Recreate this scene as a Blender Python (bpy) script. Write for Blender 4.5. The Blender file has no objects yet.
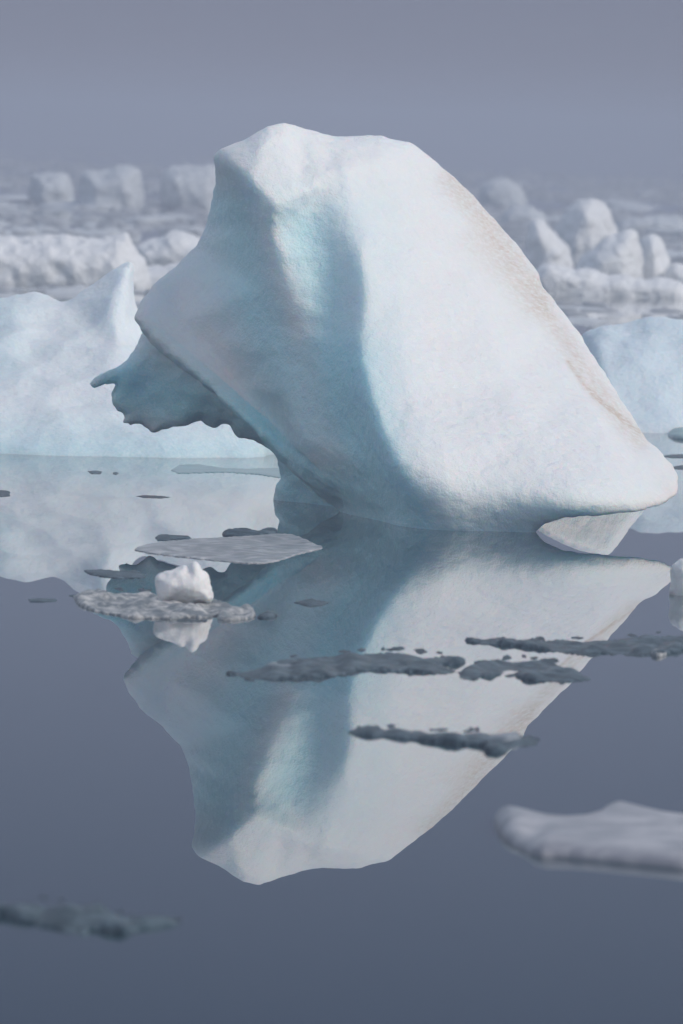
import bpy, math, random
import numpy as np
from mathutils import Vector, Matrix
from mathutils.geometry import delaunay_2d_cdt

random.seed(7)
S = bpy.context.scene
COL = S.collection
R = math.radians

# ------------------------------------------------------------------ camera
CAM_H, FPX, HORIZON = 4.0, 7111.0, 120.0
PITCH = math.atan((512 - HORIZON) / FPX)
cd = bpy.data.cameras.new('camera')
cam = bpy.data.objects.new('camera', cd); COL.objects.link(cam)
cam.location = (0, 0, CAM_H)
ROLL = math.radians(1.85)                # the photographer's horizon dips to the right
cam.rotation_euler = (Matrix.Rotation(math.pi / 2 - PITCH, 3, 'X') @ Matrix.Rotation(ROLL, 3, 'Z')).to_euler()
cd.sensor_fit = 'VERTICAL'; cd.sensor_height = 36.0; cd.sensor_width = 24.0
cd.lens = FPX * 36.0 / 1024.0
cd.clip_start = 0.5; cd.clip_end = 20000
cd.dof.use_dof = True; cd.dof.focus_distance = 71.0; cd.dof.aperture_fstop = 3.0
S.camera = cam

# ------------------------------------------------------------------ light
SUN_EL, SUN_AZ = 36.0, 117.0          # azimuth clockwise from the view direction (+Y)
w = bpy.data.worlds.new('World'); S.world = w; w.use_nodes = True
nt = w.node_tree; N = nt.nodes; L = nt.links
bg = N['Background']
sky = N.new('ShaderNodeTexSky'); sky.sky_type = 'NISHITA'; sky.sun_disc = False
sky.sun_elevation = R(SUN_EL); sky.sun_rotation = R(SUN_AZ)
sky.air_density = 1.0; sky.dust_density = 2.0; sky.ozone_density = 1.5
SKY_STRENGTH = 0.13
# a bank of sea fog low all round the horizon, the open sky above it
tc = N.new('ShaderNodeTexCoord'); sep = N.new('ShaderNodeSeparateXYZ')
L.new(tc.outputs['Generated'], sep.inputs[0])
mr = N.new('ShaderNodeMapRange'); mr.inputs['From Min'].default_value = 0.0
mr.inputs['From Max'].default_value = 0.5
L.new(sep.outputs['Z'], mr.inputs['Value'])
fog = N.new('ShaderNodeValToRGB'); L.new(mr.outputs[0], fog.inputs[0])
def fogc(r, g, b):
    k = 1.0 / SKY_STRENGTH
    return (r * k, g * k, b * k, 1)
e = fog.color_ramp.elements
e[0].position = 0.0; e[0].color = fogc(.235, .255, .335)
e[1].position = 1.0; e[1].color = fogc(.86, .95, 1.06)
for p, c in ((.02, (.218, .235, .310)), (.055, (.205, .228, .31)), (.14, (.19, .22, .31)), (.265, (.082, .098, .165)), (.34, (.52, .60, .71)), (.55, (.86, .95, 1.06))):
    x = e.new(p); x.color = fogc(*c)
mx = N.new('ShaderNodeMix'); mx.data_type = 'RGBA'
fm = N.new('ShaderNodeMapRange'); fm.interpolation_type = 'SMOOTHSTEP'
fm.inputs['From Min'].default_value = 0.3; fm.inputs['From Max'].default_value = 0.8
L.new(sep.outputs['Z'], fm.inputs['Value'])
L.new(fm.outputs[0], mx.inputs['Factor'])
L.new(fog.outputs[0], mx.inputs['A']); L.new(sky.outputs[0], mx.inputs['B'])
L.new(mx.outputs['Result'], bg.inputs['Color'])
bg.inputs['Strength'].default_value = SKY_STRENGTH

sl = bpy.data.lights.new('sun', 'SUN'); so = bpy.data.objects.new('sun', sl); COL.objects.link(so)
sl.energy = 1.85; sl.angle = R(12); sl.color = (1.0, 0.925, 0.85)
sd = Vector((math.sin(R(SUN_AZ)) * math.cos(R(SUN_EL)), math.cos(R(SUN_AZ)) * math.cos(R(SUN_EL)), math.sin(R(SUN_EL))))
so.rotation_euler = sd.to_track_quat('Z', 'Y').to_euler()
so.location = (40, 20, 40)

S.view_settings.view_transform = 'Standard'; S.view_settings.look = 'None'
S.view_settings.exposure = 0.0; S.view_settings.gamma = 1.0
S.view_settings.use_curve_mapping = False
S.render.engine = 'CYCLES'
S.cycles.use_denoising = True
S.cycles.max_bounces = 6; S.cycles.volume_bounces = 2; S.cycles.diffuse_bounces = 3
S.cycles.glossy_bounces = 4

# ------------------------------------------------------------------ maths
FW = np.array([0, math.cos(PITCH), -math.sin(PITCH)]); up_ = np.array([0, math.sin(PITCH), math.cos(PITCH)]); rt_ = np.array([1.0, 0, 0])
UP = math.cos(ROLL) * up_ - math.sin(ROLL) * rt_; RT = math.cos(ROLL) * rt_ + math.sin(ROLL) * up_; CP = np.array([0, 0, CAM_H])
def ray(u, v):
    a = (np.asarray(u, float) - 341.5) / FPX; b = (512 - np.asarray(v, float)) / FPX
    return FW + a[..., None] * RT + b[..., None] * UP
def at_depth(u, v, Y):
    d = ray(u, v); return CP + d * (np.asarray(Y) / d[..., 1])[..., None]
def on_water(u, v, z=0.0):
    d = ray(u, v); return CP + d * ((z - CAM_H) / d[..., 2])[..., None]
def depth_of(v, u=341.5): return float(on_water(np.array(float(u)), np.array(float(v)))[1])
def project(P):
    q = P - CP; f = q @ FW
    return 341.5 + FPX * (q @ RT) / f, 512 - FPX * (q @ UP) / f

def _hash(ix, iy, iz, seed):
    h = (ix * 374761393 + iy * 668265263 + iz * 2147483647 + seed * 1274126177) & 0xFFFFFFFF
    h = ((h ^ (h >> 13)) * 1274126177) & 0xFFFFFFFF
    h = ((h ^ (h >> 16)) * 2246822519) & 0xFFFFFFFF
    return ((h ^ (h >> 15)) & 0xFFFF) / 65535.0
def vnoise(P, seed=0):
    i = np.floor(P).astype(np.int64); f = P - i; f = f * f * f * (f * (f * 6 - 15) + 10)
    r = 0
    for dx in (0, 1):
        for dy in (0, 1):
            for dz in (0, 1):
                wgt = (f[:, 0] if dx else 1 - f[:, 0]) * (f[:, 1] if dy else 1 - f[:, 1]) * (f[:, 2] if dz else 1 - f[:, 2])
                r = r + wgt * _hash(i[:, 0] + dx, i[:, 1] + dy, i[:, 2] + dz, seed)
    return r * 2 - 1
def fbm(P, scale, octv=3, seed=0, gain=.5):
    r = 0; a = 1.0; s = 1.0 / scale
    for k in range(octv):
        r = r + a * vnoise(P * s + 17.3 * k, seed + k); a *= gain; s *= 2.03
    return r
def cells(P, scale, seed=0):
    """distance to the nearest jittered cell point: scalloped, chipped ice"""
    Q = P / scale; i = np.floor(Q).astype(np.int64); best = np.full(len(P), 9.0)
    for dx in (-1, 0, 1):
        for dy in (-1, 0, 1):
            for dz in (-1, 0, 1):
                j = i + np.array([dx, dy, dz])
                c = j + np.stack([_hash(j[:, 0], j[:, 1], j[:, 2], seed + s) for s in (1, 2, 3)], 1)
                best = np.minimum(best, ((Q - c) ** 2).sum(1))
    return np.sqrt(best)

def seg_dist(P, poly):
    A = poly; B = np.roll(poly, -1, 0)
    return line_dist(P, A, B)
def line_dist(P, A, B):
    out = np.full(len(P), 1e9)
    for a, b in zip(A, B):
        ab = b - a; t = np.clip(((P - a) @ ab) / max(ab @ ab, 1e-9), 0, 1)
        out = np.minimum(out, np.hypot(*(P - (a + t[:, None] * ab)).T))
    return out
def pl_dist(P, pts):
    pts = np.asarray(pts, float)[:, :2]
    return line_dist(P, pts[:-1], pts[1:])
def inside(P, poly):
    x, y = P[:, 0], P[:, 1]; c = np.zeros(len(P), bool); n = len(poly)
    for i in range(n):
        x1, y1 = poly[i]; x2, y2 = poly[(i + 1) % n]
        if y1 == y2: continue
        k = ((y1 > y) != (y2 > y)) & (x < (x2 - x1) * (y - y1) / (y2 - y1) + x1)
        c ^= k
    return c
def densify(poly, step, jitter=0, seed=0):
    rg = np.random.RandomState(seed); out = []
    for i in range(len(poly)):
        a = np.array(poly[i][:2], float); b = np.array(poly[(i + 1) % len(poly)][:2], float)
        n = max(1, int(np.hypot(*(b - a)) / step)); nn = np.array([-(b - a)[1], (b - a)[0]]) / max(np.hypot(*(b - a)), 1e-6)
        for k in range(n):
            p = a + (b - a) * k / n
            if jitter and k: p = p + nn * rg.uniform(-jitter, jitter)
            out.append(p)
    return np.array(out)
def smooth_poly(poly, it=1):
    p = np.array([q[:2] for q in poly], float)
    for _ in range(it):
        n = np.roll(p, -1, 0)
        p = np.stack([.75 * p + .25 * n, .25 * p + .75 * n], 1).reshape(-1, 2)
    return p

def triangulate(poly, step, rings=(1.2, 3.0)):
    """outline (pixels) -> points, triangles, distance to the rim, rim mask"""
    n = len(poly); edges = [(i, (i + 1) % n) for i in range(n)]
    lo, hi = poly.min(0), poly.max(0)
    gx, gy = np.meshgrid(np.arange(lo[0], hi[0], step), np.arange(lo[1], hi[1], step))
    gx = gx + (np.arange(gx.shape[0]) % 2)[:, None] * step * .5
    G = np.stack([gx.ravel(), gy.ravel()], 1); G = G[inside(G, poly)]
    d = seg_dist(G, poly); G = G[d > max(rings[-1] + step * .45, step * .6)]
    tan = np.roll(poly, -1, 0) - np.roll(poly, 1, 0)
    nrm = np.stack([-tan[:, 1], tan[:, 0]], 1) / np.maximum(np.hypot(*tan.T), 1e-6)[:, None]
    area = (poly[:, 0] * np.roll(poly[:, 1], -1) - np.roll(poly[:, 0], -1) * poly[:, 1]).sum()
    if area < 0: nrm = -nrm
    pts = [poly]
    for r in rings:
        q = poly + nrm * r; k = inside(q, poly); q = q[k]
        q = q[seg_dist(q, poly) > r * .8]; pts.append(q)
    pts.append(G); P = np.concatenate(pts)
    v, e_, f, ov, _, _ = delaunay_2d_cdt([Vector(map(float, p)) for p in P], edges, [], 1, 1e-4)
    V = np.array([(p.x, p.y) for p in v]); F = np.array([t for t in f if len(t) == 3])
    t = seg_dist(V, poly); return V, F, t, t < 1e-3

class TIN:
    """piecewise linear depth from ridge lines, softened a little"""
    def __init__(self, outline, lines, blur, bbox, step=2.0):
        pts, edges = [], []
        for ln in [outline + outline[:1]] + lines:
            base = None
            for k, p in enumerate(ln):
                pts.append(p); i = len(pts) - 1
                if base is not None: edges.append((base, i))
                base = i
        P = np.array(pts, float)
        v, e_, f, ov, _, _ = delaunay_2d_cdt([Vector((p[0], p[1])) for p in P], edges, [], 0, .05)
        V = np.array([(p.x, p.y) for p in v]); D = np.zeros(len(V))
        for i, o in enumerate(ov):
            if o: D[i] = np.mean([P[j, 2] for j in o])
            else:
                dd = np.hypot(P[:, 0] - V[i, 0], P[:, 1] - V[i, 1]); k = np.argsort(dd)[:2]
                D[i] = np.average(P[k, 2], weights=1 / (dd[k] + .1))
        x0, y0, x1, y1 = bbox; self.x0, self.y0, self.s = x0, y0, step
        nx = int((x1 - x0) / step) + 1; ny = int((y1 - y0) / step) + 1
        X, Y = np.meshgrid(x0 + np.arange(nx) * step, y0 + np.arange(ny) * step)
        Z = np.full(X.shape, np.nan)
        for t in f:
            a, b, c = V[list(t)]; det = (b[0]-a[0])*(c[1]-a[1]) - (c[0]-a[0])*(b[1]-a[1])
            if abs(det) < 1e-9: continue
            i0 = max(0, int((min(a[0], b[0], c[0]) - x0) / step)); i1 = min(nx, int((max(a[0], b[0], c[0]) - x0) / step) + 2)
            j0 = max(0, int((min(a[1], b[1], c[1]) - y0) / step)); j1 = min(ny, int((max(a[1], b[1], c[1]) - y0) / step) + 2)
            x = X[j0:j1, i0:i1] - a[0]; y = Y[j0:j1, i0:i1] - a[1]
            l1 = (x * (c[1]-a[1]) - y * (c[0]-a[0])) / det; l2 = (y * (b[0]-a[0]) - x * (b[1]-a[1])) / det
            m = (l1 >= -1e-6) & (l2 >= -1e-6) & (l1 + l2 <= 1 + 1e-6)
            z = D[t[0]] + l1 * (D[t[1]] - D[t[0]]) + l2 * (D[t[2]] - D[t[0]])
            Z[j0:j1, i0:i1][m] = z[m]
        for _ in range(200):
            bad = np.isnan(Z)
            if not bad.any(): break
            Zp = np.pad(Z, 1, constant_values=np.nan)
            st = np.stack([Zp[1:-1, :-2], Zp[1:-1, 2:], Zp[:-2, 1:-1], Zp[2:, 1:-1]])
            cnt = (~np.isnan(st)).sum(0); sm = np.nansum(st, 0)
            fill = bad & (cnt > 0); Z[fill] = sm[fill] / cnt[fill]
        Z[np.isnan(Z)] = np.nanmean(Z)
        self.Z = gauss(Z, blur / step)
    def __call__(self, u, v):
        x = np.clip((u - self.x0) / self.s, 0, self.Z.shape[1] - 1.001); y = np.clip((v - self.y0) / self.s, 0, self.Z.shape[0] - 1.001)
        i = x.astype(int); j = y.astype(int); a = x - i; b = y - j; Z = self.Z
        return (Z[j, i] * (1-a) + Z[j, i+1] * a) * (1-b) + (Z[j+1, i] * (1-a) + Z[j+1, i+1] * a) * b
def gauss(Z, s):
    if s <= 0: return Z
    r = int(3 * s) + 1; k = np.exp(-np.arange(-r, r + 1) ** 2 / (2 * s * s)); k /= k.sum()
    Zp = np.pad(Z, r, mode='edge')
    Zp = np.apply_along_axis(lambda m: np.convolve(m, k, 'valid'), 0, Zp)
    return np.apply_along_axis(lambda m: np.convolve(m, k, 'valid'), 1, Zp)

def prof(t, Rr):
    x = np.clip(1 - t / Rr, 0, 1); return np.sqrt(np.maximum(0, 1 - x * x))

def closed(V, F, rim, front, back):
    """front / back: world points of every vertex; the rim is shared"""
    n = len(V); idx = np.arange(n).copy(); nb = (~rim).sum(); idx[~rim] = n + np.arange(nb)
    P = np.concatenate([front, back[~rim]])
    a = front[F[:, 1]] - front[F[:, 0]]; b = front[F[:, 2]] - front[F[:, 0]]
    flip = np.median(np.cross(a, b)[:, 1]) > 0
    F1 = F[:, ::-1] if flip else F
    return P, np.concatenate([F1, idx[F1[:, ::-1]]])
def mesh_obj(name, P, F, mat, parent=None, smooth=True):
    me = bpy.data.meshes.new(name); me.from_pydata([tuple(p) for p in P], [], [tuple(map(int, f)) for f in F]); me.update()
    if smooth: me.polygons.foreach_set('use_smooth', [True] * len(me.polygons))
    if mat: me.materials.append(mat)
    o = bpy.data.objects.new(name, me); COL.objects.link(o)
    if parent: o.parent = parent
    return o
def merge(parts):
    Ps, Fs, k = [], [], 0
    for P, F in parts: Ps.append(P); Fs.append(F + k); k += len(P)
    return np.concatenate(Ps), np.concatenate(Fs)
def remesh(P, F, vox, smooth=0):
    o = mesh_obj('tmp', P, F, None)
    m = o.modifiers.new('r', 'REMESH'); m.mode = 'VOXEL'; m.voxel_size = vox; m.adaptivity = 0
    if smooth:
        q = o.modifiers.new('s', 'SMOOTH'); q.factor = .5; q.iterations = smooth
    dg = bpy.context.evaluated_depsgraph_get(); dg.update()
    me = bpy.data.meshes.new_from_object(o.evaluated_get(dg))
    old = o.data; bpy.data.objects.remove(o); bpy.data.meshes.remove(old)
    return me
def co_no(me):
    n = len(me.vertices); c = np.empty(n * 3); me.vertices.foreach_get('co', c)
    q = np.empty(n * 3); me.vertices.foreach_get('normal', q)
    return c.reshape(-1, 3), q.reshape(-1, 3)
def set_co(me, c): me.vertices.foreach_set('co', c.ravel()); me.update()
def fattr(me, name, val):
    a = me.attributes.new(name, 'FLOAT', 'POINT'); a.data.foreach_set('value', np.asarray(val, np.float32))
def finish(me, name, mat, origin):
    me.name = name; me.materials.clear(); me.materials.append(mat)
    c, _ = co_no(me); origin = np.array(origin); set_co(me, c - origin)
    me.polygons.foreach_set('use_smooth', [True] * len(me.polygons))
    o = bpy.data.objects.new(name, me); COL.objects.link(o); o.location = origin
    return o
def tag(o, label=None, cat=None, group=None, kind=None):
    if label: o['label'] = label
    if cat: o['category'] = cat
    if group: o['group'] = group
    if kind: o['kind'] = kind
    return o

# ------------------------------------------------------------------ materials
def new_mat(name):
    m = bpy.data.materials.new(name); m.use_nodes = True
    return m, m.node_tree.nodes, m.node_tree.links, m.node_tree.nodes['Principled BSDF']
def noise(n, l, scale, detail=3, rough=.55, vec=None):
    t = n.new('ShaderNodeTexNoise'); t.inputs['Scale'].default_value = scale
    t.inputs['Detail'].default_value = detail; t.inputs['Roughness'].default_value = rough
    if vec: l.new(vec, t.inputs['Vector'])
    return t
def mixc(n, l, fac, a, b):
    m = n.new('ShaderNodeMix'); m.data_type = 'RGBA'
    if isinstance(fac, float): m.inputs['Factor'].default_value = fac
    else: l.new(fac, m.inputs['Factor'])
    for s, x in (('A', a), ('B', b)):
        if isinstance(x, tuple): m.inputs[s].default_value = x
        else: l.new(x, m.inputs[s])
    return m.outputs['Result']
def ramp(n, l, src, p0, p1):
    r = n.new('ShaderNodeMapRange'); r.inputs['From Min'].default_value = p0; r.inputs['From Max'].default_value = p1
    r.interpolation_type = 'SMOOTHSTEP'; l.new(src, r.inputs['Value']); return r.outputs[0]

def ice_mat(name, white, blue, bluebase, sss=.35, sss_scale=.22, rough=.5, grain=.03, bump=.5, mottle=.35, scallop=0.0):
    m, n, l, b = new_mat(name)
    tc = n.new('ShaderNodeTexCoord'); ob = tc.outputs['Object']
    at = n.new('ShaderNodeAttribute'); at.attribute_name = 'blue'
    ad = n.new('ShaderNodeAttribute'); ad.attribute_name = 'dirt'
    n1 = noise(n, l, 1.3, 4, .6, ob); n2 = noise(n, l, 9, 4, .65, ob); n3 = noise(n, l, 1.0 / grain, 3, .7, ob)
    mb = n.new('ShaderNodeMath'); mb.operation = 'MULTIPLY_ADD'; l.new(n1.outputs['Fac'], mb.inputs[0]); mb.inputs[1].default_value = mottle
    mb.inputs[2].default_value = bluebase - mottle * .5
    ma = n.new('ShaderNodeMath'); ma.operation = 'ADD'; ma.use_clamp = True
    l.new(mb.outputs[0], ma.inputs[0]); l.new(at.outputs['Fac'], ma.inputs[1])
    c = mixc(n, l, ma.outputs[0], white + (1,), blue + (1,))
    # rime and bubbles: fine pale and glassy flecks
    fl = ramp(n, l, n3.outputs['Fac'], .35, .75)
    c = mixc(n, l, fl, c, mixc(n, l, .38, c, (.95, .95, .95, 1)))
    dk = ramp(n, l, n2.outputs['Fac'], .6, .36)
    dkm = n.new('ShaderNodeMath'); dkm.operation = 'MULTIPLY'; dkm.inputs[1].default_value = .04; l.new(dk, dkm.inputs[0])
    c = mixc(n, l, dkm.outputs[0], c, (.45, .6, .68, 1))
    # silt
    dmp = n.new('ShaderNodeMapping'); dmp.inputs['Rotation'].default_value = (0, R(-52), 0); dmp.inputs['Scale'].default_value = (5, 12, 30)
    l.new(ob, dmp.inputs['Vector'])
    dn = noise(n, l, 1.0, 5, .72, dmp.outputs[0]); dd = n.new('ShaderNodeMath'); dd.operation = 'MULTIPLY'; dd.use_clamp = True
    l.new(ad.outputs['Fac'], dd.inputs[0]); l.new(ramp(n, l, dn.outputs['Fac'], .18, .82), dd.inputs[1])
    c = mixc(n, l, dd.outputs[0], c, (.60, .50, .41, 1))
    l.new(c, b.inputs['Base Color'])
    b.inputs['Roughness'].default_value = rough; b.inputs['IOR'].default_value = 1.31
    b.inputs['Subsurface Weight'].default_value = sss
    b.inputs['Subsurface Radius'].default_value = (.22, .65, .95); b.inputs['Subsurface Scale'].default_value = sss_scale
    bp = n.new('ShaderNodeBump'); bp.inputs['Strength'].default_value = bump; bp.inputs['Distance'].default_value = grain * .4
    bp2 = n.new('ShaderNodeBump'); bp2.inputs['Strength'].default_value = bump; bp2.inputs['Distance'].default_value = grain * 1.2
    l.new(n3.outputs['Fac'], bp.inputs['Height']); l.new(n2.outputs['Fac'], bp2.inputs['Height'])
    if scallop:
        # melt scallops and fine cracks of old ice
        wv = n.new('ShaderNodeVectorMath'); wv.operation = 'MULTIPLY_ADD'
        l.new(n2.outputs['Color'], wv.inputs[0]); wv.inputs[1].default_value = (.06, .06, .06); l.new(ob, wv.inputs[2])
        vo = n.new('ShaderNodeTexVoronoi'); vo.feature = 'SMOOTH_F1'; vo.inputs['Scale'].default_value = 9.0
        vo.inputs['Smoothness'].default_value = .6; l.new(wv.outputs[0], vo.inputs['Vector'])
        b3 = n.new('ShaderNodeBump'); b3.inputs['Strength'].default_value = scallop; b3.inputs['Distance'].default_value = .035
        l.new(vo.outputs['Distance'], b3.inputs['Height']); l.new(b3.outputs['Normal'], bp2.inputs['Normal'])
    l.new(bp2.outputs['Normal'], bp.inputs['Normal']); l.new(bp.outputs['Normal'], b.inputs['Normal'])
    return m

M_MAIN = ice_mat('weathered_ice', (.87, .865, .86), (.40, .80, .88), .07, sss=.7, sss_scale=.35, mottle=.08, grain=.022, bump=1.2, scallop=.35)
M_BLUE = ice_mat('pale_blue_ice', (.78, .81, .83), (.50, .70, .76), .22, sss=.5, grain=.035, mottle=.06, scallop=.3)
M_RIGHT = ice_mat('clear_blue_ice', (.74, .80, .84), (.46, .68, .78), .40, sss=.5, grain=.045, mottle=.06, scallop=.3)
M_PACK = ice_mat('grey_pack_ice', (.70, .71, .73), (.45, .58, .65), .3, sss=0.0, grain=.12, mottle=.6)
M_FAR = ice_mat('snowy_far_ice', (.93, .93, .93), (.6, .76, .84), .12, sss=0.0, grain=.12, mottle=.3)
M_CHUNK = ice_mat('frosted_ice', (.82, .80, .78), (.68, .75, .77), .02, sss_scale=.05, grain=.018, mottle=.1)

def wet_mat(name, col, col2, rough, scale, bump, spec=.5):
    m, n, l, b = new_mat(name)
    tc = n.new('ShaderNodeTexCoord'); ob = tc.outputs['Object']
    n1 = noise(n, l, scale, 5, .6, ob); n2 = noise(n, l, scale * 5, 3, .6, ob)
    c = mixc(n, l, ramp(n, l, n1.outputs['Fac'], .4, .68), col + (1,), col2 + (1,))
    b.inputs['Specular IOR Level'].default_value = spec
    l.new(c, b.inputs['Base Color']); b.inputs['Roughness'].default_value = rough; b.inputs['IOR'].default_value = 1.31
    bp = n.new('ShaderNodeBump'); bp.inputs['Strength'].default_value = bump; bp.inputs['Distance'].default_value = .02
    l.new(n2.outputs['Fac'], bp.inputs['Height']); l.new(bp.outputs['Normal'], b.inputs['Normal'])
    return m
M_DARK = wet_mat('clear_wet_ice', (.026, .050, .068), (.105, .15, .18), .3, 7.0, .7, .02)
M_GREY = wet_mat('grey_wet_ice', (.16, .175, .19), (.38, .385, .39), .22, 5.0, .06)
M_PLATE = wet_mat('pale_wet_plate_ice', (.22, .235, .25), (.48, .48, .49), .3, 5.0, .25, .25)
M_PATCH = wet_mat('frosted_wet_ice', (.10, .13, .16), (.27, .30, .33), .3, 6.0, .6, .2)
M_SLUSH = wet_mat('slushy_ice', (.14, .165, .18), (.56, .55, .535), .4, 8.0, .7, .2)
M_TEAL = wet_mat('drowned_teal_ice', (.10, .22, .25), (.16, .30, .33), .3, 2.0, .2)
M_FLOE = wet_mat('frosted_floe_ice', (.24, .25, .285), (.40, .40, .43), .4, 4.0, .3, .35)

mw, n, l, b = new_mat('still_sea_water')
tc = n.new('ShaderNodeTexCoord'); mp = n.new('ShaderNodeMapping'); mp.inputs['Scale'].default_value = (.55, .16, 1)
l.new(tc.outputs['Object'], mp.inputs['Vector'])
w1 = noise(n, l, 1.0, 2, .4, mp.outputs[0])
w2 = noise(n, l, .09, 2, .5, tc.outputs['Object'])
b.inputs['Base Color'].default_value = (.013, .042, .058, 1)
b.inputs['Roughness'].default_value = 0.0; b.inputs['IOR'].default_value = 1.36
bp = n.new('ShaderNodeBump'); bp.inputs['Strength'].default_value = 1.0; bp.inputs['Distance'].default_value = .0008
l.new(w1.outputs['Fac'], bp.inputs['Height']); l.new(bp.outputs['Normal'], b.inputs['Normal'])

# ------------------------------------------------------------------ sea and haze
o = mesh_obj('sea_water', [(-1500, -40, 0), (1500, -40, 0), (1500, 3000, 0), (-1500, 3000, 0)], [(0, 1, 2, 3)], mw, smooth=False)
tag(o, kind='structure')
x0, x1, y0, y1, z0, z1 = -1520, 1520, -60, 3020, -2.5, 6.2
hv = [(x0, y0, z0), (x1, y0, z0), (x1, y1, z0), (x0, y1, z0), (x0, y0, z1), (x1, y0, z1), (x1, y1, z1), (x0, y1, z1)]
hf = [(3, 2, 1, 0), (4, 5, 6, 7), (0, 1, 5, 4), (1, 2, 6, 5), (2, 3, 7, 6), (3, 0, 4, 7)]
mh = bpy.data.materials.new('sea_haze'); mh.use_nodes = True
hn = mh.node_tree.nodes; hn.clear()
ho = hn.new('ShaderNodeOutputMaterial'); pv = hn.new('ShaderNodeVolumePrincipled')
pv.inputs['Color'].default_value = (.60, .64, .76, 1); pv.inputs['Density'].default_value = .0028
pv.inputs['Anisotropy'].default_value = 0.0
mh.node_tree.links.new(pv.outputs[0], ho.inputs['Volume'])
o = mesh_obj('haze', hv, hf, mh, smooth=False); tag(o, kind='stuff')

# ------------------------------------------------------------------ main iceberg
Y0 = depth_of(504, 272)
turn = lambda u: .0061 * (u - 272)
OUT = [(134,318,.8),(141,301,1.0),(155,283,1.15),(175,268,1.25),(197,245,1.3),(207,225,1.2),(213.5,198,1.0),(216,180,.6),
 (213.5,156,.1),(220,149,-.25),(244,140,-.45),(267,126,-.6),(284,122,-.5),(305,128,-.3),(338,136.5,-.2),(380,136.5,-.15),
 (412,144,-.1),(438,164,0),(473,195,0),(497,223,-.1),(521,249,-.3),(540,275,-.6),(543,287,-.7),(568,318,-1.1),
 (587,346,-1.6),(611,384,-2.2),(632,417,-2.8),(650,446,-3.3),(661,455,-3.6),(668,467,-4.1),(675,474,-4.5),(679,486,-5.0),(676,496,-5.4),
 (662,504,-5.75),(640,511,-6.0),(600,515,-6.05),(566,517,-5.8),(545,523,-5.4),(534,532,-5.1),(528,560,-4.9),(440,566,-4.6),(385,560,-3.6),
 (348,545,-1.5),(341,511,-1.6),(300,478,-1.4),(250,428,-.9),(200,382,-.2),(150,342,.55)]
CAP = [(216,160,-.1),(232,165,-.65),(250,182,-1.08),(264,197,-1.32),(280,206,-1.38),(300,195,-1.28),(325,178,-1.18),(345,168,-1.08),(380,160,-.72),(412,160,-.35)]
RIB = [(264,197,-1.32),(268,225,-1.26),(273,250,-1.28),(280,275,-1.35),(288,300,-1.46),(298,330,-1.58),(306,360,-1.72),(315,400,-1.95),(330,450,-2.3),(346,490,-2.3)]
VAL = [(226,178,-.15),(236,200,-.3),(246,230,-.42),(253,260,-.58),(260,290,-.8),(267,320,-1.0),(273,350,-1.18),(282,390,-1.4),(300,440,-1.75)]
FLU = [(300,214,-1.1),(312,232,-1.22),(322,260,-1.43),(330,290,-1.68),(334,320,-1.94),(339,350,-2.3),(346,385,-2.62),(358,425,-2.9),(378,470,-3.6),(402,510,-4.2)]
EDG = [(332,187,-1.12),(348,206,-1.45),(359,235,-1.86),(364,270,-2.2),(366,300,-2.46),(363,325,-2.7),(359,345,-2.9),(364,375,-3.32),(371,405,-3.75),(381,435,-4.25),(395,466,-4.8),(413,496,-5.05),(432,524,-4.9)]
WHA = [(400,200,-1.1),(400,250,-1.8),(400,300,-2.42),(405,350,-3.1),(413,400,-3.8),(426,438,-4.55),(438,465,-5.0),(448,490,-5.15),(458,515,-5.05),(466,535,-4.9)]
WHB = [(450,200,-.6),(470,260,-1.3),(490,320,-2.2),(510,380,-3.2),(527,440,-4.6),(538,475,-5.5),(545,495,-5.85),(548,512,-5.7)]
WHC = [(495,245,-.45),(520,290,-1.05),(550,340,-1.85),(580,390,-2.95),(602,430,-4.1),(622,465,-5.2),(640,488,-5.75)]
WHD = [(580,492,-6.0),(612,494,-6.05),(648,493,-5.8),(664,488,-5.4)]
LW = [(180,320,.62),(205,345,.25),(240,390,-.25),(280,430,-.85)]
tin = TIN(OUT, [CAP, RIB, VAL, FLU, EDG, WHA, WHB, WHC, WHD, LW], 3.6, (120, 110, 695, 580))
tmid = TIN(OUT, [CAP, RIB, VAL, FLU, EDG, WHA, WHB, WHC, WHD, LW], 10.0, (120, 110, 695, 580))
tsoft = TIN(OUT, [CAP, RIB, VAL, FLU, EDG, WHA, WHB, WHC, WHD, LW], 20.0, (120, 110, 695, 580))
low = lambda u, v: np.clip((v - 410) / 60, 0, 1) * np.clip((u - 380) / 50, 0, 1)
pa = densify(OUT, 4, .6, 3)
V, F, t, rim = triangulate(pa, 4.5)
lw = low(V[:, 0], V[:, 1])
mw_ = np.exp(-(pl_dist(V, FLU) / 17) ** 2) + .5 * np.exp(-(pl_dist(V, RIB) / 10) ** 2) + np.exp(-(pl_dist(V, EDG[:3]) / 14) ** 2)
mw_ = np.clip(mw_, 0, 1)
fr = (tin(V[:, 0], V[:, 1]) * (1 - mw_) + tmid(V[:, 0], V[:, 1]) * mw_) * (1 - lw) + tsoft(V[:, 0], V[:, 1]) * lw + turn(V[:, 0])
bowl = np.where((V[:, 1] > 478) & (V[:, 0] > 520), .10, .26) * (1 - prof(t, 13))
front = at_depth(V[:, 0], V[:, 1], Y0 + fr + bowl)
bk = np.maximum(turn(V[:, 0]) + gauss(tin.Z, 30)[np.clip(((V[:, 1]-tin.y0)/2).astype(int), 0, tin.Z.shape[0]-1), np.clip(((V[:, 0]-tin.x0)/2).astype(int), 0, tin.Z.shape[1]-1)], fr) 
bk = np.where(rim, fr + bowl, bk + bowl + .1 + 2.6 * prof(t, 150))
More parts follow.
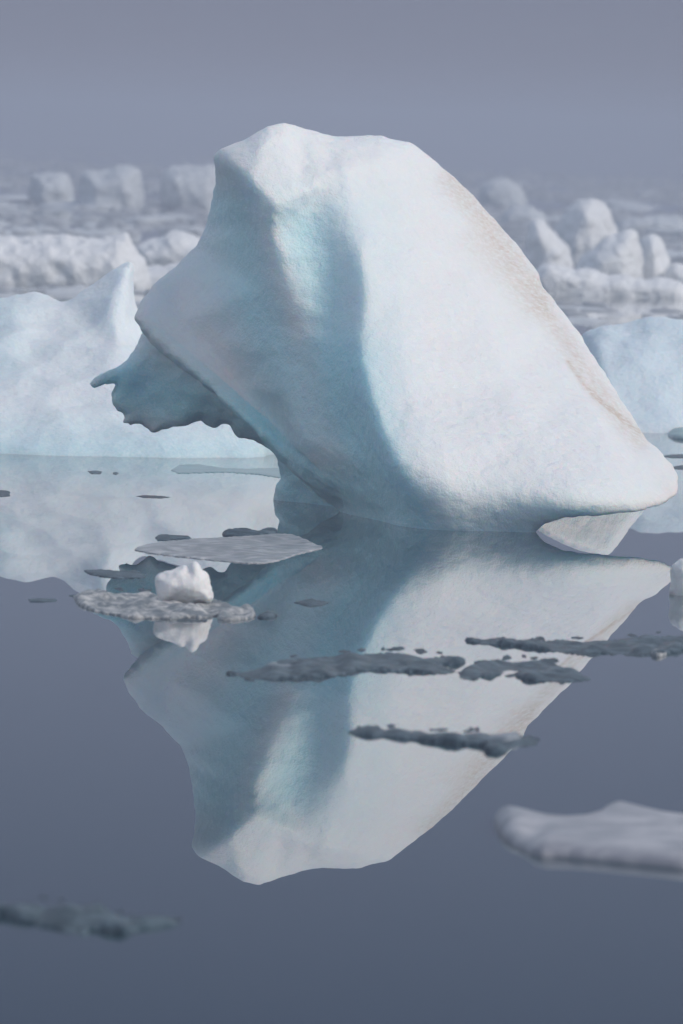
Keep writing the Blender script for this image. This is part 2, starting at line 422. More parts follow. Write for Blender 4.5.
lobe = np.clip((V[:, 0] - 500) / 50, 0, 1) * np.clip((V[:, 1] - 400) / 60, 0, 1)     # the overhanging lobe lifts towards its back
back = at_depth(V[:, 0], V[:, 1] - lobe * 14 * (bk - fr - bowl), Y0 + bk)
A = closed(V, F, rim, front, back)

BOUT = [(141,335),(134,352),(128,360),(113,368),(95,377),(89,384),(94,388.5),(105,384),(117,383),(112,393),(112,402),(117,411),(126,415),
 (122,424),(131,423),(141,423),(152.5,433),(175,428),(202,421),(208,426),(214,428),(222,423.5),(230,424),(236,434),(250,440),(264,447),
 (273,454),(278,461),(280,478),(273,490),(272,498),(276,535),(400,560),(440,500),(420,420),(320,320),(220,300),(160,318)]
BL = [[(150,350,1.3),(200,395,.75),(250,436,.25),(290,478,.1),(312,505,-.15),(345,530,-1.0)], [(160,335,1.3),(220,380,.45),(270,430,-.1),(320,480,-.7),(360,515,-1.2)]]
def bdep(u, v):
    if u > 405: return {400: -1.4}.get(u, .3 if v > 450 else .9)
    if v > 500: return -1.4 if u > 350 else .55
    if v < 340 and u > 155: return 1.2
    if u < 150: return 1.5
    return float(np.interp(u, [150, 175, 205, 236, 264, 282], [1.3, 1.1, .88, .68, .42, .5]))
btin = TIN([(p[0], p[1], -2.0 if p == (440, 500) else bdep(*p)) for p in BOUT], BL, 5.0, (80, 290, 450, 570))
pb = densify(BOUT, 3, .7, 5)
V, F, t, rim = triangulate(pb, 4.0, (1.0, 2.5))
fr = btin(V[:, 0], V[:, 1]) + .25 + turn(V[:, 0]); bowl = .15 * (1 - prof(t, 10))
bk = np.where(rim, fr + bowl, fr + bowl + .05 + 1.1 * prof(t, 60))
B = closed(V, F, rim, at_depth(V[:, 0], V[:, 1], Y0 + fr + bowl), at_depth(V[:, 0], V[:, 1], Y0 + bk))

COUT = [(520,504),(532,478),(556,462),(585,452),(608,446),(618,452),(630,474),(648,498),(650,530),(522,530)]
pc = densify(smooth_poly(COUT), 3, .5, 6); V, F, t, rim = triangulate(pc, 4.0, (1.0, 2.5))
yc = depth_of(501, 600)
Cc = closed(V, F, rim, at_depth(V[:, 0], V[:, 1], yc + np.where(rim, 0, .008 * (V[:, 0] - 600) - .45 * prof(t, 10))), at_depth(V[:, 0], V[:, 1], yc + np.where(rim, 0, .5 + .9 * prof(t, 30))))

me = remesh(*merge([A, B, Cc]), .019, 1)
c, q = co_no(me)
u, v = project(c)
uv = np.stack([u, v], 1)
frontish = np.clip(1.2 - (c[:, 1] - Y0 - turn(u) - tin(u, v)) / .8, 0, 1)
amp = .012 * fbm(c, .6, 2, 11) + .004 * fbm(c, .12, 2, 21)
amp *= np.clip((u - 130) / 40, 0.2, 1)
under = np.clip((np.minimum(pl_dist(uv, [(150,350),(200,392),(250,436),(290,475),(320,505)]), pl_dist(uv, [(130,380),(150,410),(200,410)])) < 24), 0, 1)
amp += under * (.045 * (cells(c * np.array([1, 1, 1.6]), .28, 4) - .5))
c = c + q * amp[:, None]
set_co(me, c)
g = lambda d, s: np.exp(-(d / s) ** 2)
blue = .13 + .60 * g(pl_dist(uv, [(p[0] - 6, p[1]) for p in VAL]), 34) + .5 * g(pl_dist(uv, [(p[0] - 2, p[1]) for p in FLU[1:]]), 28)  # glacier blue, plus teal put in for the shaded flute, wall and undercut
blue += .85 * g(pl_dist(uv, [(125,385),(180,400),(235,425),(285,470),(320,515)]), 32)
blue += .38 * g(pl_dist(uv, [(345,370),(350,410),(362,450),(385,490)]), 34)  # extra teal colours the shade of the lower flute
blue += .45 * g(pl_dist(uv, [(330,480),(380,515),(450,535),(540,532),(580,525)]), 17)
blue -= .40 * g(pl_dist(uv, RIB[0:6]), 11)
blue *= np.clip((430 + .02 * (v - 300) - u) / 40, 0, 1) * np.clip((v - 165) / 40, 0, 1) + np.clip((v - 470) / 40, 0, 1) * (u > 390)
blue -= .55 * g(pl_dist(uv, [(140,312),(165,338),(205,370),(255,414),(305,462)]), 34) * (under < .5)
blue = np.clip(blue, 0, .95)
DIRT = [(452,180),(480,212),(500,240),(520,268),(538,292)]
D2 = [(545,310),(572,350),(598,388),(625,425),(640,440)]
dirt = .95 * g(pl_dist(uv, DIRT), 15) + .8 * g(pl_dist(uv, D2), 11) + .9 * g(pl_dist(uv, [(568,362),(585,386),(605,404),(625,420),(640,432)]), 2.6)
dirt += .3 * g(pl_dist(uv, [(139,320),(165,347),(200,372),(240,408)]), 10) + .35 * g(pl_dist(uv, [(470,240),(500,275),(530,310)]), 14)
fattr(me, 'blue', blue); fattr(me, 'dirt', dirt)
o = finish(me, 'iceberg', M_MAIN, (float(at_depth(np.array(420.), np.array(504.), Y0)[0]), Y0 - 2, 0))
tag(o, 'large leaning white iceberg with blue fluted side and undercut edge, mirrored in the still water', 'iceberg')

# ------------------------------------------------------------------ other bergs
def berg(name, outline, vwater, mat, label, cat='iceberg', group=None, tf=1.0, tb=1.2, Rr=40, step=4, vox=.05, lump=.06, facet=.08,
         lscale=.5, fscale=.6, smooth=2, seed=1, ctrl=None, jit=1.0, chaikin=0, bluef=None):
    u0 = max(0, min(p[0] for p in outline)); u1 = min(683, max(p[0] for p in outline)); Y = depth_of(vwater, (u0 + u1) / 2)
    poly = smooth_poly(outline, chaikin) if chaikin else np.array([p[:2] for p in outline], float)
    pp = densify(poly, step, jit, seed)
    V, F, t, rim = triangulate(pp, step, (step * .3, step * .8))
    fr = -tf * prof(t, Rr)
    if ctrl:
        tn = TIN([(p[0], p[1], 0.0) for p in outline], ctrl, 5.0, (min(p[0] for p in outline)-6, min(p[1] for p in outline)-6, max(p[0] for p in outline)+6, max(p[1] for p in outline)+6))
        fr = tn(V[:, 0], V[:, 1]) - .25 * tf * prof(t, Rr * .5)
    fr = np.where(rim, 0, fr)
    front = at_depth(V[:, 0], V[:, 1], Y + fr); back = at_depth(V[:, 0], V[:, 1], Y + np.where(rim, 0, .02 + tb * prof(t, Rr)))
    me = remesh(*closed(V, F, rim, front, back), vox, smooth)
    c, q = co_no(me)
    a = lump * fbm(c, lscale, 3, seed * 7) + facet * (cells(c, fscale, seed) - .55)
    c = c + q * a[:, None]; set_co(me, c)
    u, v = project(c)
    fattr(me, 'blue', np.zeros(len(c)) if bluef is None else bluef(np.stack([u, v], 1)))
    us = [p[0] for p in outline]
    o = finish(me, name, mat, (float(at_depth(np.array((min(us) + max(us)) / 2), np.array(float(vwater)), Y)[0]), Y, 0))
    return tag(o, label, cat, group)

# pale berg behind on the left
LB = [(-70,330),(-40,300),(-10,298),(20,297),(33,294),(45,297),(60,303),(72,300),(85,290),(100,279),(115,270),(128,263),(134,261),(133,275),
      (135,300),(138,318),(150,328),(190,318),(230,312),(262,316),(284,340),(295,400),(292,565),(150,565),(-70,565)]
LC = [[(-60,400,-2.6),(-50,440,-3.6),(-40,500,-4.6)], [(5,420,-3.2),(5,460,-4.0),(5,500,-4.6)], [(-40,340,-1.0),(10,360,-1.6),(40,400,-2.6),(50,440,-3.6),(60,500,-4.6)],
      [(20,305,-.3),(35,340,-.9),(70,365,-1.7),(95,400,-2.5),(120,450,-3.6),(130,500,-4.3)],
      [(128,275,-.3),(118,310,-.75),(120,350,-1.4),(150,400,-2.4),(180,440,-3.2),(200,500,-4.0)], [(80,305,-.2),(92,330,-.7)], [(225,330,-.5),(240,390,-1.4),(255,450,-2.8),(258,500,-3.6)],
      [(-60,545,-4.6),(5,545,-4.6),(60,545,-4.6),(130,545,-4.3),(200,545,-4.0),(265,545,-3.6)]]
berg('iceberg', LB, 442, M_BLUE, 'pale blue jagged iceberg behind the left side of the leaning white iceberg', tf=1.2, tb=3.0, Rr=90, step=5,
     vox=.045, lump=.015, facet=.10, lscale=.5, fscale=.55, seed=3, ctrl=LC,
     bluef=lambda p: np.clip(.3 * np.exp(-((p[:, 0]) / 30) ** 2) * (p[:, 1] < 380) + .75 * np.clip((p[:, 1] - 405) / 45, 0, 1), 0, .95))
# blue berg behind on the right
RB = [(575,350),(584,335),(600,328),(618,324),(640,320),(648,317),(656,318),(690,320),(730,330),(770,370),(780,495),(560,495),(560,400)]
RC = [[(648,322,-.3),(655,350,-.9),(668,390,-1.6),(675,440,-2.4)], [(597,338,-.8),(605,380,-1.7),(612,440,-2.5)], [(720,350,-.6),(730,440,-1.8)], [(590,475,-2.3),(675,475,-2.6),(740,475,-2.0)]]
berg('iceberg', RB, 424, M_RIGHT, 'low rounded clear blue iceberg cut by the right picture edge', tf=1, tb=3.5, Rr=70, step=5, vox=.055, lump=.02, facet=.12,
     fscale=.8, seed=5, ctrl=RC)
# right edge chunk
berg('ice_block', [(669,572),(673,563),(682,557),(700,552),(715,565),(718,590),(716,606),(672,606),(671,590)], 594, M_CHUNK,
     'small white ice block at the right picture edge below the iceberg tip', 'ice block', tf=.25, tb=.25, Rr=20, step=2.5, vox=.015, lump=.015, facet=.02, fscale=.15, lscale=.15, seed=8, chaikin=1)
# white lump resting on slush
berg('ice_block', [(155,577),(158,575),(174,569),(183.5,565),(186,566),(188,568),(191,563),(195.5,561),(200,565),(207,575),(212.5,588),(214,598),(211,604),(160,604),(156,592)], 606, M_CHUNK,
     'small bright white ice block with a notched top, sitting on a slushy floe', 'ice block', tf=.22, tb=.24, Rr=24, step=2, vox=.010, smooth=9, lump=.012, facet=.010, fscale=.14, lscale=.12, seed=9, jit=.4)

# far bergs, soft in the haze
FARS = [
 ([(-60,240),(-20,236),(20,238),(60,234),(90,240),(118,236),(128,232),(134,248),(150,268),(152,286),(-60,290)], 284, 'long low white floe berg behind the pale blue left iceberg', 1.5, 30),
 ([(132,252),(140,244),(160,238),(172,232),(182,230),(192,236),(203,242),(215,250),(220,270),(140,272)], 268, 'peaked white berg just left of the leaning iceberg, beyond the long low one', 1.2, 20),
 ([(135,268),(160,266),(190,262),(215,262),(225,285),(130,288)], 283, 'flat white floe under the peaked white berg on the left', 1.2, 14),
 ([(160,176),(166,168),(180,165),(200,165),(216,166),(224,180),(226,215),(164,212),(161,196)], 209, 'tall square pale berg in the haze touching the left edge of the leaning iceberg', 3, 20),
 ([(78,174),(90,170),(104,172),(118,166),(136,166),(142,176),(143,202),(140,212),(82,210)], 208, 'wide pale slab berg in the haze, between two other slabs', 3, 18),
 ([(29,180),(36,174),(55,172),(68,176),(73,186),(74,205),(30,205)], 203, 'small faint slab berg at the left of the row of hazy slabs', 3, 14),
 ([(526,250),(527,232),(531,222),(537,219),(546,224),(560,239),(571,250),(576,268),(524,268)], 264, 'leaning egg-shaped white berg nearest the iceberg slope in the right cluster', 1.6, 20),
 ([(552,238),(564,213),(575,201.5),(586,198),(595,199),(608,209),(613,221),(618,240),(622,262),(548,262)], 258, 'dome-shaped grey white berg at the back and top of the right cluster', 2.2, 26),
 ([(566,290),(574,268),(584,256),(596,246),(608,236),(622,231),(634,229),(639,240),(642,262),(646,293)], 288, 'bright blocky white berg in the middle of the right cluster', 1.6, 22),
 ([(636,290),(639,248),(645,235),(652,233),(661,239),(667,254),(670,272),(672,290)], 287, 'narrow upright white berg on the right of the blocky one', 1.4, 16),
 ([(660,292),(665,274),(670,266),(678,264),(690,268),(705,280),(710,292)], 289, 'small rounded white berg at the right edge beside the narrow upright one', 1.2, 14),
 ([(530,284),(536,268),(548,262),(562,265),(574,270),(592,269),(604,277),(622,274),(640,281),(660,277),(690,283),(705,298),(600,300),(545,297)], 295, 'low white apron of ice at the foot of the right cluster', 1.0, 12),
 ([(478,196),(484,184),(500,178),(512,182),(524,190),(532,206),(480,210)], 206, 'faint low berg in the haze just right of the iceberg shoulder', 2.5, 12),
 ([(500,214),(512,206),(530,206),(545,214),(548,226),(500,226)], 222, 'faint flat berg in the haze left of the egg-shaped one', 2, 10),
 ([(612,226),(630,218),(655,216),(690,220),(700,232),(612,234)], 231, 'faint long flat floe in the haze right of the dome', 2, 8),
]
for k, (ol, vw, lab, th, rr) in enumerate(FARS):
    sc_ = depth_of(vw, ol[0][0]) / FPX
    ol = [(p[0], p[1] + (24 if p[1] > vw - 4 else 0)) for p in ol]
    berg('distant_berg', ol, vw, M_PACK if vw < 235 else M_FAR, lab, 'iceberg', 'bergs in the hazy pack ice behind', tf=th * 1.2, tb=th, Rr=rr, step=3.5, vox=max(.045, 1.6 * sc_),  # farther bergs get the greyer ice, haze put into their colour
         lump=2.2 * sc_, facet=2.2 * sc_, lscale=14 * sc_, fscale=18 * sc_, smooth=3, seed=20 + k, jit=1.0, chaikin=1)

# ------------------------------------------------------------------ floes
def floe(name, outline, H, mat, label, cat='ice floe', group=None, Rr=8, seed=1, rough=.5, nscale=.25, bumps=(), step=2.2, jit=.8, thick=.06, chaikin=1, vs=2.5, lenses=False):
    """flat ice: the outline lies on the water, heights rise from it"""
    poly = np.array([p[:2] for p in outline], float)
    if chaikin: poly = smooth_poly(poly, chaikin)
    vt, vb = poly[:, 1].min(), poly[:, 1].max()
    K = np.array([1, vs]); pp = densify(poly * K, step, jit, seed)
    V, F, t, rim = triangulate(pp, step, (step * .4, step * 1.0))
    U = V / K
    hp = H * FPX / depth_of((vt + vb) / 2, U[:, 0].mean())
    hp = min(hp, .6 * (vb - vt))
    wv = np.clip((vb - U[:, 1]) / (vb - vt), 0, 1)
    gp = on_water(U[:, 0], U[:, 1] + wv * hp)
    x = gp.copy(); xs = x * np.array([.6, .3, 1])
    nw = rough * np.clip(t / (.6 * Rr), 0, 1)
    z = H * prof(t, Rr) * (1 - nw * .5 + nw * fbm(xs, nscale, 3, seed) + nw * .4 * (cells(xs, nscale * .7, seed) - .4))
    if lenses:      # frozen-together lenses of clear ice with low seams between them
        c_ = cells(x * np.array([.42, .085, 1]), .085, seed)
        z = H * prof(t, Rr) * np.clip(1.3 - 1.55 * c_ + .3 * fbm(xs, .1, 2, seed), .06, 1.3)
    z = np.where(rim, 0, np.maximum(z, .1 * H * prof(t, Rr)))
    for bu, bv, ba, br in bumps:
        z += ba * np.exp(-(((U[:, 0] - bu)) ** 2 + ((U[:, 1] - bv) * 2.0) ** 2) / br ** 2) * prof(t, Rr)
    front = gp + np.array([0, 0, 1]) * z[:, None]
    back = gp - np.array([0, 0, 1]) * (thick * prof(t, Rr))[:, None]
    P, Fc = closed(V, F, rim, front, back)
    a = P[Fc[0, 1]] - P[Fc[0, 0]]; b_ = P[Fc[0, 2]] - P[Fc[0, 0]]
    if np.cross(a, b_)[2] < 0: Fc = Fc[:, ::-1]
    org = np.array([P[:, 0].mean(), P[:, 1].mean(), 0])
    o = mesh_obj(name, P - org, Fc, mat); o.location = org
    return tag(o, label, cat, group)

# foreground white floe, lower right
floe('ice_floe', [(492,804),(500,800),(518,801),(535,806),(560,812),(590,812),(602,803),(618,799),(640,802),(683,808),(730,815),(730,872),(683,868),(640,863),(600,858),(560,853),(535,852),(515,840),(500,826)],
     .10, M_FLOE, 'large frosted grey white floe at the lower right edge of the water', Rr=26, seed=4, rough=.3, nscale=.7, bumps=[(618,808,.03,34),(512,820,.022,18),(532,836,-.04,16)], thick=.12, step=3, jit=.15)
# slushy floe with the block on it
floe('ice_floe', [(73,592),(84,588),(96,590),(110,591.5),(124,588.5),(138,590),(150,589),(160,594),(178,598),(200,599),(216,601),(234,605),(252,611),(236,615),(222,614),(206,618),(188,617),(170,620),(150,618),(132,619),(114,614),(98,611),(84,606),(76,600)],
     .045, M_SLUSH, 'slushy grey floe carrying the notched white ice block', Rr=8, seed=12, rough=1.15, nscale=.12, jit=1.2, step=1.5)
floe('ice_crumb', [(216,615),(228,608),(240,606),(247,604),(254,608),(256,613),(250,618),(232,621),(220,620)], .05, M_SLUSH, 'pale lumpy ice crumb off the right end of the slushy floe', 'ice crumb', Rr=5, seed=13, rough=1.0, nscale=.12)
floe('ice_crumb', [(256,616),(264,611),(274,611),(279,614),(270,618),(260,619)], .03, M_DARK, 'dark little ice crumb at the right tip of the slushy floe', 'ice crumb', Rr=4, seed=14, rough=.8, nscale=.12)
# grey floe behind the block, two dark lumps on its far side
floe('ice_floe', [(131,548.5),(145,543.5),(165,539.5),(190,537),(220,535.5),(250,533.5),(272,531),(290,531),(304,536),(314,542),(325,546.5),(312,550),(297,554),(284,559),(270,563),(252,564),(230,562),(205,559.5),(175,556),(150,552.5)],
     .028, M_PLATE, 'long smooth grey floe in front of the gap under the iceberg', Rr=16, seed=15, rough=.8, nscale=.25, chaikin=1, jit=1.0, step=1.8)
floe('ice_floe', [(222,533),(232,527),(246,526),(258,530),(266,526),(276,526),(277,532),(262,536),(240,537),(226,536)], 0.0360, M_DARK, 'dark humped ice lump behind the long grey floe', Rr=5, seed=16, rough=.6, nscale=.25, jit=1.0, chaikin=0, step=1.6)
floe('ice_floe', [(155,537),(160,533),(175,534),(188,535),(192,538),(170,541),(157,541)], 0.0135, M_DARK, 'thin dark sliver behind the left end of the long grey floe', Rr=4, seed=17, jit=1.0, chaikin=0, step=1.6)
floe('ice_floe', [(83,569),(100,568),(118,570),(135,569),(146,574),(144,578),(120,579),(104,577),(90,574)], 0.0135, M_DARK, 'flat dark sliver left of the notched white ice block', Rr=4, seed=18, rough=.4, jit=1.0, chaikin=0, step=1.6)
floe('ice_crumb', [(28,599),(40,597.5),(56,598.5),(57,601),(42,602.5),(30,602)], 0.0090, M_DARK, 'tiny dark ice sliver farthest left of the slushy floe', 'ice crumb', Rr=3, seed=19, jit=.7, chaikin=0, step=1.6)
floe('ice_crumb', [(293,602),(305,599),(313,597.5),(318,600),(330,602),(322,605.5),(310,607),(300,604)], 0.0099, M_DARK, 'tiny dark ice crumb alone right of the slushy floe', 'ice crumb', Rr=3, seed=20, jit=1.0, chaikin=0, step=1.6)
# teal drowned floe under the gap
floe('ice_floe', [(171,470),(180,464),(198,463),(220,467),(250,468),(280,467),(286,472),(280,478),(255,474),(225,472),(195,473),(178,473)], 0.0135, M_TEAL, 'long teal half-drowned floe under the arch of the iceberg', Rr=5, seed=21, rough=.3, nscale=.5, jit=1.0, chaikin=0, step=1.6)
floe('ice_crumb', [(87,471),(95,470),(102,471),(101,474),(92,474)], 0.0090, M_DARK, 'left one of two tiny dark crumbs before the pale blue iceberg', 'ice crumb', Rr=2, seed=22, jit=.5, chaikin=0, step=1.6)
floe('ice_crumb', [(113,472),(117,471),(119,473),(116,475),(113,474)], 0.0090, M_DARK, 'right one of two tiny dark crumbs before the pale blue iceberg', 'ice crumb', Rr=2, seed=23, jit=.5, chaikin=0, step=1.6)
floe('ice_crumb', [(-8,491),(3,489),(10,491),(10,496),(2,497),(-8,496)], 0.0135, M_DARK, 'dark ice crumb cut by the left picture edge', 'ice crumb', Rr=3, seed=24, jit=.7, chaikin=0, step=1.6)
floe('ice_crumb', [(134,496),(145,494.6),(160,495.5),(172,497),(162,498.6),(145,498)], 0.0054, M_DARK, 'thin dark ice skim left of the iceberg leg', 'ice crumb', Rr=2, seed=25, jit=.7, chaikin=0, step=1.6)
# dark wet brash on the berg's reflection
floe('brash_ice', [(222,672),(240,670),(262,669),(272,660),(292,655),(318,653),(345,650),(370,649),(395,647),(412,651),(425,655),(450,652),(464,654),(466,660),(455,663),(438,662),(452,667),(456,672),(440,674),(415,671),(385,670),(360,669),(340,676),(310,679),(280,680),(258,680),(238,676)],
     .042, M_DARK, 'longest dark ragged ice strip across the middle of the reflection', 'brash ice', 'dark wet brash ice strips', Rr=7, lenses=True, seed=30, rough=1.3, nscale=.2, jit=2.2, step=1.8)
floe('ice_crumb', [(266,662),(285,658),(305,658),(318,662),(305,667),(285,669),(270,668)], .03, M_PATCH, 'pale grey lump on the left half of the longest dark ice strip', 'ice crumb', Rr=6, seed=31, rough=.7, nscale=.25)
floe('brash_ice', [(459,671),(464,666),(474,662),(480,658),(494,656),(515,657),(535,656),(548,655),(556,660),(564,664),(575,670),(591,677),(588,681),(560,682),(535,682),(518,678),(512,672),(522,668),(505,667),(500,674),(488,678),(478,675),(468,680),(460,678)],
     .042, M_DARK, 'dark ice strip of rounded lumps right of the longest strip', 'brash ice', 'dark wet brash ice strips', Rr=6, lenses=True, seed=32, rough=1.3, nscale=.2, jit=2.2, step=1.8)
floe('brash_ice', [(461,637),(475,635),(500,638),(525,640),(548,636),(575,639),(600,637),(630,634),(655,631),(690,630),(730,632),(730,648),(690,648),(668,655),(650,657),(625,653),(600,654),(570,652),(545,650),(525,645),(500,643),(478,641)],
     .042, M_DARK, 'dark ice strip running out of the right picture edge', 'brash ice', 'dark wet brash ice strips', Rr=6, lenses=True, seed=33, rough=1.3, nscale=.2, jit=2.2, step=1.8)
floe('ice_crumb', [(650,650),(657,643),(664,645),(668,651),(660,658),(652,656)], .06, M_SLUSH, 'lumpy grey crumb on the dark strip at the right edge', 'ice crumb', Rr=5, seed=34, rough=1.0, nscale=.12)
floe('brash_ice', [(346,726),(362,724),(385,725),(405,724),(425,729),(448,728),(470,732),(490,731),(510,728),(528,733),(541,741),(530,745),(512,745),(508,752),(494,755),(482,750),(488,745),(460,743),(432,740),(405,735),(375,733),(355,731)],
     .042, M_DARK, 'slim dark ice strip lowest on the bright reflection', 'brash ice', 'dark wet brash ice strips', Rr=6, lenses=True, seed=35, rough=1.1, nscale=.22, jit=1.4, step=1.8)
floe('ice_crumb', [(484,738),(496,731),(512,730),(522,734),(520,741),(505,744),(490,743)], .05, M_PATCH, 'pale grey lump on the right end of the slim dark strip', 'ice crumb', Rr=6, seed=36, rough=.7, nscale=.2)
floe('brash_ice', [(-20,903),(10,903),(28,899),(45,898),(60,902),(80,902),(95,900),(112,906),(125,915),(145,917),(165,914),(181,917),(176,923),(155,925),(138,929),(128,936),(110,932),(92,928),(82,937),(66,932),(48,925),(20,918),(8,910),(-20,910)],
     .05, M_DARK, 'dark blurred ice patch in the lower left foreground', 'brash ice', 'dark wet brash ice strips', Rr=8, lenses=True, seed=37, rough=1.4, nscale=.12, jit=2.2, step=1.8)
# right edge, under the blue berg
floe('ice_floe', [(666,432),(676,427),(690,425),(720,428),(720,441),(690,441),(674,438)], .07, M_TEAL, 'dark teal floe at the right edge below the blue iceberg', Rr=5, seed=40, jit=.4)
floe('ice_floe', [(660,456),(672,454),(720,453),(720,458),(672,458)], 0.0090, M_DARK, 'upper of two thin dark slivers at the right edge beside the iceberg tip', Rr=2, seed=41, jit=.5, chaikin=0, step=1.6)
floe('ice_floe', [(667,468),(680,465),(720,464),(720,470),(680,469.5)], 0.0090, M_DARK, 'lower of two thin dark slivers at the right edge beside the iceberg tip', Rr=2, seed=42, jit=.5, chaikin=0, step=1.6)

# ragged crumbs broken off the dark strips
CR = []
for k in range(5):
    rg = np.random.RandomState(300 + k); ang = np.linspace(0, 2 * math.pi, 12)[:-1]
    rr = 1 + rg.uniform(-.4, .3, 11)
    V, F, t, rim = triangulate(densify(np.stack([np.cos(ang) * rr, np.sin(ang) * rr], 1) * 10, 2.5), 2.5, (1.0, 2.0))
    xy = V / 10.0; p3 = np.concatenate([xy, xy[:, :1] * 0 + k], 1); z = prof(t, 4) * np.clip(.6 + .7 * fbm(p3, .5, 2, 60 + k), .15, 1.5); z[rim] = 0
    P, Fc = closed(V, F, rim, np.concatenate([xy, z[:, None]], 1), np.concatenate([xy, -prof(t, 4)[:, None]], 1))
    if np.cross(P[Fc[0, 1]] - P[Fc[0, 0]], P[Fc[0, 2]] - P[Fc[0, 0]])[2] < 0: Fc = Fc[:, ::-1]
    CR.append(mesh_obj('ice_crumb', P, Fc, M_DARK))
STR = [([(225,674),(262,671),(290,656),(340,650),(395,647),(440,652),(466,656)], 17), ([(240,681),(300,680),(345,676),(390,671),(440,674),(458,670)], 13),
       ([(460,672),(482,659),(520,656),(555,658)], 9), ([(470,680),(515,676),(560,683),(592,680)], 10), ([(462,637),(520,639),(570,637),(630,633),(683,630)], 13),
       ([(540,650),(590,655),(640,655),(683,648)], 11), ([(347,727),(400,726),(440,729),(500,729),(541,740)], 12), ([(360,733),(430,740),(480,747),(520,748)], 9),
       ([(75,595),(120,588),(150,590)], 6), ([(100,612),(160,621),(220,621),(280,615)], 10), ([(30,898),(80,901),(130,915),(182,920)], 8), ([(40,924),(90,936),(140,930)], 7)]
rg = np.random.RandomState(21); q = 0
for pts, num in STR:
    pts = np.array(pts, float); L_ = np.concatenate([[0], np.cumsum(np.hypot(*np.diff(pts, axis=0).T))])
    for _ in range(num):
        a = rg.uniform(0, L_[-1]); uu = np.interp(a, L_, pts[:, 0]) + rg.uniform(-2, 2); vv = np.interp(a, L_, pts[:, 1]) + rg.uniform(-.2, 2.6) * (1 if pts[0, 1] < 740 and pts[0, 1] not in (681.0, 680.0, 650.0, 733.0, 612.0) else -.6)
        loc = on_water(uu, vv); px = loc[1] / FPX
        o = CR[q % 5] if q < 5 else CR[q % 5].copy()
        if q >= 5: COL.objects.link(o)
        sx = px * rg.uniform(1.8, 6.5)
        o.location = loc; o.scale = (sx, px * rg.uniform(.9, 2.0) * loc[1] / CAM_H, px * rg.uniform(.5, 1.5)); o.rotation_euler = (0, 0, rg.uniform(-.25, .25) * (1 if sx > .03 else 0) * .3)
        tag(o, 'tiny ice crumb at the ragged edge of a floating strip or slushy floe', 'ice crumb', 'crumbs broken off the floating ice'); q += 1

# pack ice field behind: individual small floes
PROTO = []
for k in range(7):
    rg = np.random.RandomState(100 + k)
    ang = np.linspace(0, 2 * math.pi, 15)[:-1]
    rad = 1 + rg.uniform(-.3, .25, 14)
    poly = smooth_poly(np.stack([np.cos(ang) * rad, np.sin(ang) * rad * .8], 1) * 20)
    V, F, t, rim = triangulate(densify(poly, 3), 3.0, (1, 2.2))
    xy = V / 20.0; p3 = np.concatenate([xy, np.zeros((len(V), 1))], 1)
    z = prof(t, 6) * np.clip(.55 + .6 * fbm(p3, .8, 3, 50 + k) + .5 * (cells(p3, .7, k) - .4), .12, 1.6); z[rim] = 0
    fp = np.concatenate([xy, z[:, None]], 1); bp_ = np.concatenate([xy, -.4 * prof(t, 6)[:, None]], 1)
    P, Fc = closed(V, F, rim, fp, bp_)
    a = P[Fc[0, 1]] - P[Fc[0, 0]]; b_ = P[Fc[0, 2]] - P[Fc[0, 0]]
    if np.cross(a, b_)[2] < 0: Fc = Fc[:, ::-1]
    PROTO.append(mesh_obj('pack_ice_floe', P, Fc, M_PACK))
rg = np.random.RandomState(5)
cnt = 0
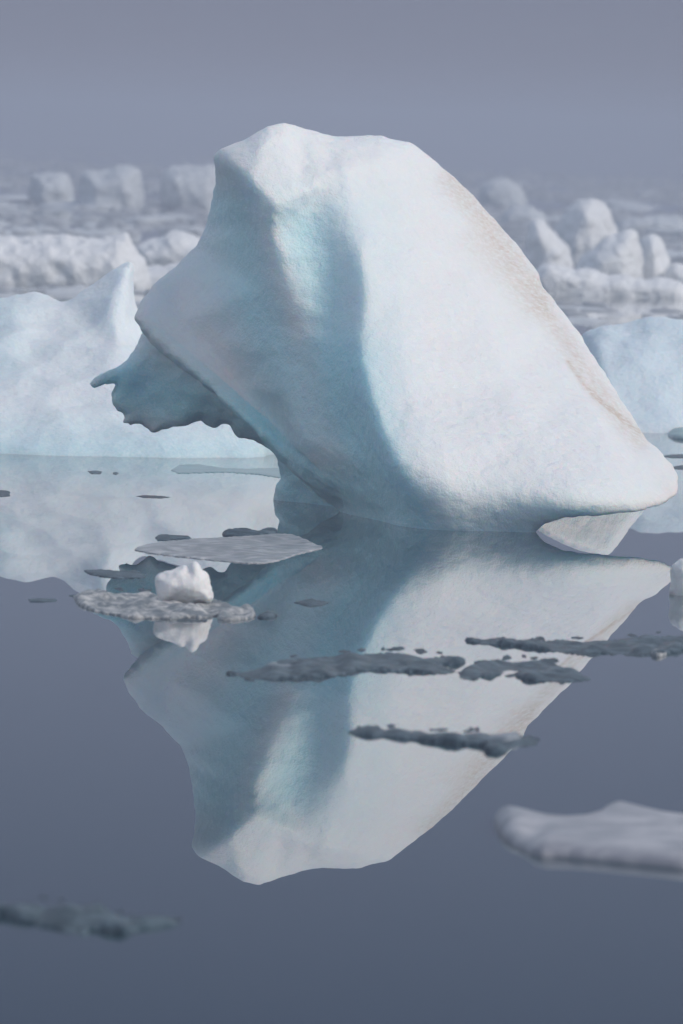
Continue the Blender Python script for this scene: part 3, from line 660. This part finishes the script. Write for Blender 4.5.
while cnt < 260:
    vv = 178 + 150 * rg.uniform(0, 1) ** .9
    Y = depth_of(vv); half = Y * 341.5 / FPX
    x = rg.uniform(-1.35, 1.35) * half
    uu = 341.5 + x / Y * FPX
    if 300 < vv and (uu < 150 or uu > 580) and rg.rand() < .5: continue
    if 525 < uu < 700 and 245 < vv < 296: continue
    if uu < 160 and 262 < vv < 292: continue
    o = PROTO[cnt % 7] if cnt < 7 else PROTO[cnt % 7].copy()
    if cnt >= 7: COL.objects.link(o)
    s = rg.uniform(.35, 1.0) * (Y / 200) ** .5 * (1.6 if rg.rand() < .2 else .8)
    o.location = (x, Y, 0); o.rotation_euler = (0, 0, rg.uniform(0, 6.28))
    o.scale = (s, s * rg.uniform(.8, 1.6), rg.uniform(.05, .24) * s ** .5)
    tag(o, 'small pale floe scattered in the blurred pack ice behind the icebergs', 'ice floe', 'small floes of the pack ice')
    cnt += 1

# the crumbs between those floes, thousands of them: one mass
rg = np.random.RandomState(11)
n = 8500
Yb = np.sqrt(rg.uniform(150 ** 2, 700 ** 2, n)) * rg.uniform(.55, 1, n); Yb = np.maximum(Yb, 148 + rg.uniform(0, 12, n))
Xb = Yb * np.where(rg.rand(n) < .45, rg.uniform(-.06, .06, n), rg.uniform(-.24, .24, n))
# crumbs gather in drifting bands
keep = fbm(np.stack([Xb, Yb, Yb * 0], 1) * np.array([.5, .22, 1]), 9, 2, 77) + rg.uniform(-.5, .5, n) > -.05
Xb, Yb = Xb[keep], Yb[keep]; n = len(Xb)
rad = rg.uniform(.12, .5, n) * (Yb / 250) ** .4; hh = rg.uniform(.03, .13, n) * (Yb / 250) ** .3
k = 7; ang = np.linspace(0, 2 * math.pi, k + 1)[:-1]
A1 = ang[None] + rg.uniform(0, 6, n)[:, None]; r1 = rad[:, None] * rg.uniform(.6, 1.2, (n, k)); 
base = np.stack([Xb[:, None] + np.cos(A1) * r1 * 1.3, Yb[:, None] + np.sin(A1) * r1, np.full((n, k), -.03)], 2)
top = np.stack([Xb[:, None] + np.cos(A1) * r1 * .8, Yb[:, None] + np.sin(A1) * r1 * .6, hh[:, None] * rg.uniform(.6, 1.2, (n, k))], 2)
VV = np.concatenate([base, top], 1).reshape(-1, 3)
FF = []
for q in range(n):
    o_ = q * 2 * k
    for i in range(k):
        j = (i + 1) % k; FF.append((o_ + i, o_ + j, o_ + k + j, o_ + k + i))
    FF.append(tuple(o_ + k + i for i in range(k)))
M_BRASH = wet_mat('grey_far_brash', (.28, .31, .34), (.5, .52, .54), .5, .5, .3, .3)
o = mesh_obj('brash_ice_crumbs', VV, FF, M_BRASH); tag(o, kind='stuff')
